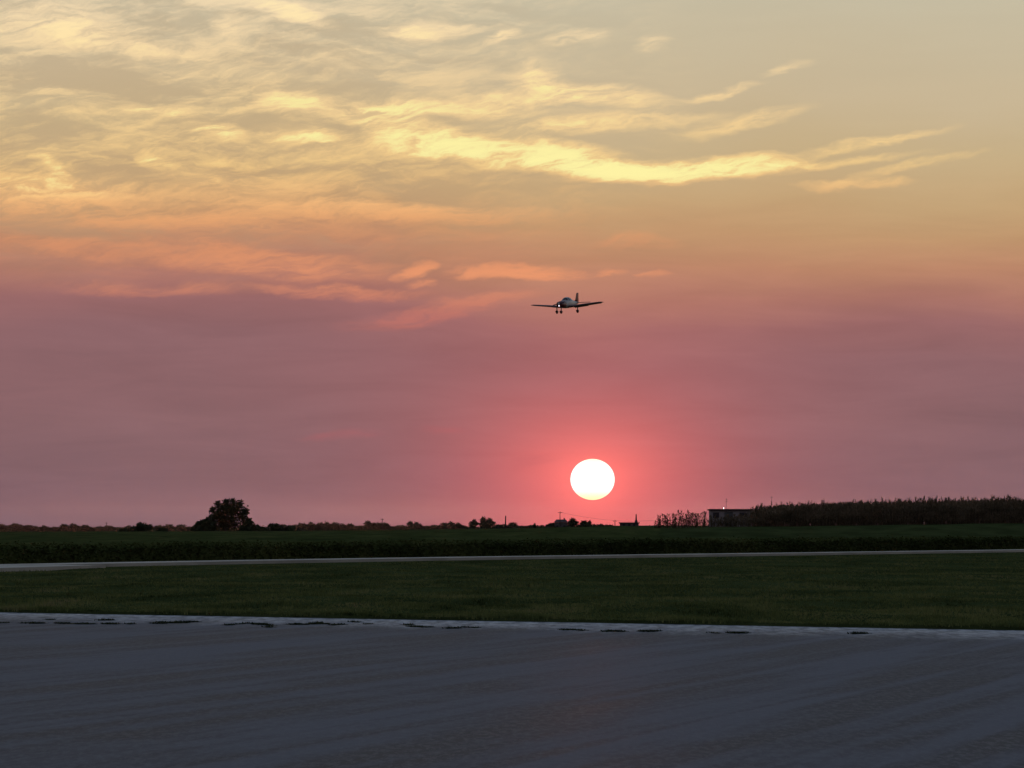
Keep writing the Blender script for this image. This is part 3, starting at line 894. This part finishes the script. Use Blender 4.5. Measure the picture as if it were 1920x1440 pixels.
# utility poles
def upole(px, top, d, r0, label, arm=True):
    e, h = mast('utility_pole', px, top, d, r0, label, 'pole')
    if arm:
        mb = MB(); mb.box(-1.1, 1.1, -0.08, 0.08, h - 0.75, h - 0.55); c = obj('crossarm', mb.me('crossarm'), m_wood, e)
        for xx in (-0.95, 0.95):
            mb = MB(); mb.tube((xx, 0, h - 0.55), (xx, 0, h - 0.3), 0.07, 0.05, 6); obj('insulator', mb.me('insulator'), m_metal, c)
    return e, h
ends = []
for (px, top, d, r0, lab) in [(1050, 959, 2280, 0.26, 'utility pole rising above the far farmhouse'), (1153, 975, 2500, 0.24, 'short far utility pole between the farmstead and the low stack building'),
                              (1238, 973, 2150, 0.24, 'utility pole at the thin end of the corn field'), (717, 972, 2700, 0.26, 'thin utility pole among slim far trees'), (200, 979, 3000, 0.26, 'thin utility pole above the low far tree line')]:
    e, h = upole(px, top, d, r0, lab); ends.append((e.location.copy(), h))
upole(948, 967, 1150, 0.22, 'thick dark bare post beside the open-crowned far tree', arm=False)
mb = MB()
for (a, ha), (c, hc) in ((ends[0], ends[1]), (ends[1], ends[2])):
    pts = []
    for i in range(9):
        s = i / 8; pts.append(Vector((a.x + (c.x - a.x) * s, a.y + (c.y - a.y) * s, (a.z + ha - 0.35) * (1 - s) + (c.z + hc - 0.35) * s - 1.4 * 4 * s * (1 - s) * 0.4)))
    for p0, p1 in zip(pts[:-1], pts[1:]): mb.tube(p0, p1, 0.05, n=4)
tag(obj('power_line', mb.me('power_line'), m_roofd), 'sagging power line strung between the far poles near the sun', 'wire')

# ------------------------------------------------------------------ aircraft (nose along -Y, its left wing along +X)
m_white = simple('aircraft_white', (0.62, 0.54, 0.46), 0.35, 0.5, 0.06, 1.5)
m_red = simple('aircraft_maroon', (0.16, 0.022, 0.024), 0.35, 0.5)
m_wing = simple('aircraft_wing', (0.13, 0.06, 0.055), 0.4, 0.4, 0.1, 1.5)
m_dark = simple('aircraft_window', (0.012, 0.012, 0.015), 0.12, 0.5)
m_tyre = simple('tyre_rubber', (0.02, 0.02, 0.02), 0.85, 0.2)
m_strut = simple('strut_metal', (0.25, 0.25, 0.25), 0.4, 0.5, metal=0.7)
m_land = emit('landing_light', (1.0, 0.90, 1.0), 1.3)

DP = 621.0
plane = empty('light_aircraft', (at(1059.5, DP), DP, zpix(571.0, DP)))
plane.rotation_mode = 'XYZ'
plane.rotation_euler = (Matrix.Rotation(R(-23.6), 4, 'Z') @ Matrix.Rotation(R(2.2), 4, 'X') @ Matrix.Rotation(R(-1.3), 4, 'Y')).to_euler()
tag(plane, 'small low-wing propeller aircraft on approach with its nose light lit', 'aircraft')
SEC = [  # y, half width, z bottom, z top
    (-2.12, 0.30, -0.18, 0.28), (-2.0, 0.44, -0.32, 0.40), (-1.5, 0.52, -0.42, 0.48), (-0.8, 0.56, -0.46, 0.55), (-0.55, 0.57, -0.47, 0.60), (-0.25, 0.58, -0.48, 0.80), (0.1, 0.58, -0.48, 0.98),
    (0.6, 0.58, -0.48, 1.05), (1.2, 0.56, -0.47, 1.02), (1.8, 0.48, -0.42, 0.88), (2.4, 0.38, -0.30, 0.70), (3.2, 0.25, -0.12, 0.54), (4.0, 0.15, 0.05, 0.46), (4.7, 0.06, 0.18, 0.40)]
NS = 24
def ring(y, hw, zb, zt, grow_=0.0, a0=0, a1=NS):
    out = []
    cz = (zb + zt) / 2; hz = (zt - zb) / 2
    for i in range(a0, a1):
        a = 2 * math.pi * i / NS
        c, s = math.cos(a), math.sin(a)
        ex_ = 0.72
        px_ = math.copysign(abs(c) ** ex_, c); pz_ = math.copysign(abs(s) ** ex_, s)
        narrow = 1 - 0.28 * max(0, pz_) * (1 if zt > 0.62 else 0.3)
        out.append(((hw + grow_) * px_ * narrow, y, cz + (hz + grow_) * pz_))
    return out
def secat(y):
    ys = [s[0] for s in SEC]; return (y,) + tuple(float(np.interp(y, ys, [s[k] for s in SEC])) for k in (1, 2, 3))
mb = MB(); mb.loft([ring(*s) for s in SEC[3:]]); obj('fuselage', mb.me('fuselage', True), m_white, plane)
mb = MB(); mb.loft([ring(*s) for s in SEC[:4]]); cowl = obj('engine_cowling', mb.me('engine_cowling', True), m_red, plane)
mb = MB()
for sx in (-1, 1): mb.box(sx * 0.25 - 0.11, sx * 0.25 + 0.11, -2.135, -2.08, 0.08, 0.24)
obj('air_intake', mb.me('air_intake'), m_dark, cowl)
mb = MB(); mb.tube((0, -2.17, -0.17), (0, -2.06, -0.17), 0.10, 0.10, 12); obj('landing_light', mb.me('landing_light'), m_land, cowl)
def glaze(name, ya, yb, a0, a1):
    ys = np.linspace(ya, yb, 7); mb = MB(); rows = []
    for y in ys:
        r_ = ring(*secat(y), grow_=0.012); rows.append([r_[i % NS] for i in range(a0, a1 + 1)])
    k = len(rows[0]); mb.add([p for r_ in rows for p in r_], [(i * k + j, i * k + j + 1, (i + 1) * k + j + 1, (i + 1) * k + j) for i in range(len(rows) - 1) for j in range(k - 1)])
    obj(name, mb.me(name, True), m_dark, plane)
glaze('windscreen', -0.52, 0.12, 2, 10)
for a0, a1 in ((1, 4), (8, 11)):
    glaze('side_window', 0.2, 0.78, a0, a1); glaze('side_window', 0.86, 1.45, a0, a1)
glaze('roof_panel', 0.2, 1.5, 5, 7)


def foil(x, yc, z, chord, th, inc=0.0):
    out = []
    prof_ = [(0, 0), (0.04, 0.45), (0.15, 0.85), (0.35, 1.0), (0.65, 0.65), (1.0, 0.05), (1.0, -0.05), (0.65, -0.30), (0.35, -0.45), (0.15, -0.42), (0.04, -0.28)]
    for s, t in prof_:
        out.append((x, yc + (s - 0.3) * chord, z + t * th - (s - 0.3) * chord * math.sin(inc)))
    return out
DI = math.tan(R(5.8))
for sx in (-1, 1):
    st = [(0.40, 0.0, 1.75, 0.22), (1.0, 0.0, 1.68, 0.21), (2.8, 0.0, 1.60, 0.19), (4.9, 0.06, 1.25, 0.13), (5.25, 0.12, 1.0, 0.07), (5.36, 0.2, 0.7, 0.03)]
    mb = MB(); mb.loft([foil(sx * x, 0.45 + yo, -0.36 + (x - 0.4) * DI, ch, th, R(2)) for x, yo, ch, th in st])
    w_ = obj('wing', mb.me('wing', True), m_wing, plane)
    mb = MB(); z0 = -0.36
    def slab(xa, xb, ya, yb, drop):
        za, zb = z0 + (xa - 0.4) * DI, z0 + (xb - 0.4) * DI
        vs = []
        for x, z in ((sx * xa, za), (sx * xb, zb)): vs += [(x, ya, z - 0.055), (x, ya, z - 0.02), (x, yb, z - 0.055 - drop), (x, yb, z - 0.075 - drop)]
        m_ = MB(); m_.add(vs, [(0, 1, 2, 3), (4, 7, 6, 5), (0, 4, 5, 1), (1, 5, 6, 2), (2, 6, 7, 3), (3, 7, 4, 0)]); return m_
    obj('flap', slab(0.7, 2.75, 1.66, 1.98, 0.07).me('flap'), m_wing, w_)
    obj('aileron', slab(2.85, 4.8, 1.52, 1.72, 0.02).me('aileron'), m_wing, w_)
    mb = MB(); mb.tube((sx * 5.33, 0.5, z0 + 4.95 * DI + 0.01), (sx * 5.33, 0.62, z0 + 4.95 * DI + 0.01), 0.035, 0.025, 6); obj('navigation_light', mb.me('navigation_light'), m_strut, w_)
    # main gear
    zr_ = z0 + (1.55 - 0.4) * DI - 0.03
    g_ = empty('main_gear', (0, 0, 0)); g_.parent = plane
    mb = MB(); mb.tube((sx * 1.55, 0.75, zr_), (sx * 1.55, 0.72, -0.92), 0.08, 0.07); obj('strut', mb.me('strut'), m_strut, g_)
    def wheel(px_, py_, pz_, r_, g_):
        m1 = MB(); m1.tube((px_ - 0.08, py_, pz_), (px_ + 0.08, py_, pz_), r_, r_, 16); obj('wheel', m1.me('wheel'), m_tyre, g_)
        m2 = MB(); rg = []
        for k, (yy, rr) in enumerate([(-0.40, 0.03), (-0.31, 0.14), (-0.1, 0.19), (0.12, 0.18), (0.40, 0.09), (0.55, 0.02)]):
            rg.append([(px_ + math.cos(2 * math.pi * i / 10) * rr * 0.85, py_ + yy, pz_ + 0.09 + math.sin(2 * math.pi * i / 10) * rr) for i in range(10)])
        m2.loft(rg); obj('wheel_fairing', m2.me('wheel_fairing', True), m_red, g_)
    wheel(sx * 1.55, 0.72, -1.0, 0.2, g_)
g_ = empty('nose_gear', (0, 0, 0)); g_.parent = plane
mb = MB(); mb.tube((0, -1.35, -0.3), (0, -1.45, -1.0), 0.08, 0.07); obj('strut', mb.me('strut'), m_strut, g_)
wheel(0, -1.45, -1.08, 0.18, g_)
# fin, rudder, stabilator
def fin_ring(z, ya, yb, th):
    return [(0, ya, z), (th, ya + (yb - ya) * 0.3, z), (th * 0.7, ya + (yb - ya) * 0.75, z), (0.008, yb, z), (-0.008, yb, z), (-th * 0.7, ya + (yb - ya) * 0.75, z), (-th, ya + (yb - ya) * 0.3, z)]
mb = MB(); mb.loft([fin_ring(0.42, 3.2, 4.42, 0.05), fin_ring(0.75, 3.75, 4.45, 0.06), fin_ring(1.55, 4.15, 4.55, 0.045), fin_ring(1.68, 4.28, 4.58, 0.02)]); fin = obj('fin', mb.me('fin', True), m_red, plane)
mb = MB(); mb.loft([fin_ring(0.34, 4.47, 4.86, 0.035), fin_ring(1.6, 4.6, 4.92, 0.03), fin_ring(1.7, 4.62, 4.88, 0.015)]); obj('rudder', mb.me('rudder', True), m_red, fin)
mb = MB(); mb.loft([foil(x, 4.25, 0.30, ch, 0.06) for x, ch in ((-1.95, 0.62), (-1.85, 0.72), (0, 0.8), (1.85, 0.72), (1.95, 0.62))]); obj('stabilator', mb.me('stabilator', True), m_wing, plane)
# propeller
pr = empty('propeller', (0, 0, 0)); pr.parent = plane
mb = MB(); rg = [[(math.cos(2 * math.pi * i / 12) * r_, y, 0.12 + math.sin(2 * math.pi * i / 12) * r_) for i in range(12)] for y, r_ in ((-2.14, 0.16), (-2.24, 0.15), (-2.36, 0.09), (-2.42, 0.02))]
mb.loft(rg); obj('spinner', mb.me('spinner', True), m_white, pr)
for k in range(2):
    a = R(12) + k * math.pi; c, s = math.cos(a), math.sin(a); rings_ = []
    for rad, ch, tw in ((0.1, 0.07, 60), (0.35, 0.13, 40), (0.7, 0.12, 25), (0.92, 0.06, 18)):
        pts = []
        for e1, e2 in ((-1, -0.12), (-1, 0.12), (1, 0.12), (1, -0.12)):
            tt, yy = e1 * ch / 2, e2 * ch
            o1 = tt * math.cos(R(tw)) - yy * math.sin(R(tw)); o2 = tt * math.sin(R(tw)) + yy * math.cos(R(tw))
            pts.append((c * rad - s * o1, -2.2 + o2, 0.12 + s * rad + c * o1))
        rings_.append(pts)
    mb = MB(); mb.loft(rings_); obj('blade', mb.me('blade'), m_dark, pr)

# ------------------------------------------------------------------ the sun's disc, far beyond the ground
DS = 30000.0
m_sun, n, p = material('sun_surface')
tcs = m_sun.node_tree.nodes.new('ShaderNodeTexCoord')
_, _, oz = n.sep(tcs.outputs['Object'])
p.inputs['Base Color'].default_value = (0, 0, 0, 1)
n.put(p.inputs['Emission Color'], n.mix(n.mapr(n.m('ABSOLUTE', n.m('ADD', oz, -0.12)), 1.12, 0.55), (1.0, 0.80, 0.40, 1), (1.0, 0.95, 0.86, 1)))
p.inputs['Emission Strength'].default_value = 1.35
m_sun.cycles.emission_sampling = 'NONE'
bm = bmesh.new(); bmesh.ops.create_uvsphere(bm, u_segments=64, v_segments=32, radius=1.0)
me = bpy.data.meshes.new('sun'); bm.to_mesh(me); bm.free(); me.shade_smooth()
sun = obj('sun', me, m_sun)
sun.location = Vector((0, 0, EYE)) + sdir * DS
sun.scale = (41.5 / FPX * DS, 41.5 / FPX * DS, 38.5 / FPX * DS)
tag(sun, 'glowing white setting sun low above the far farmhouse', 'sun')

# ------------------------------------------------------------------ haze
HZ = True
if HZ:
    mb = MB(); mb.box(-9600, 9600, -500, 15500, -3.0, 62.0)
    mh = bpy.data.materials.new('haze_air'); mh.use_nodes = True
    t = mh.node_tree; t.nodes.clear()
    pv = t.nodes.new('ShaderNodeVolumePrincipled')
    pv.inputs['Color'].default_value = (0.82, 0.80, 0.86, 1)
    pv.inputs['Density'].default_value = 0.000006
    pv.inputs['Anisotropy'].default_value = 0.85
    mo = t.nodes.new('ShaderNodeOutputMaterial'); t.links.new(pv.outputs[0], mo.inputs['Volume'])
    tag(obj('haze', mb.me('haze'), mh), 'thin evening haze over the airfield', 'haze', kind='stuff')
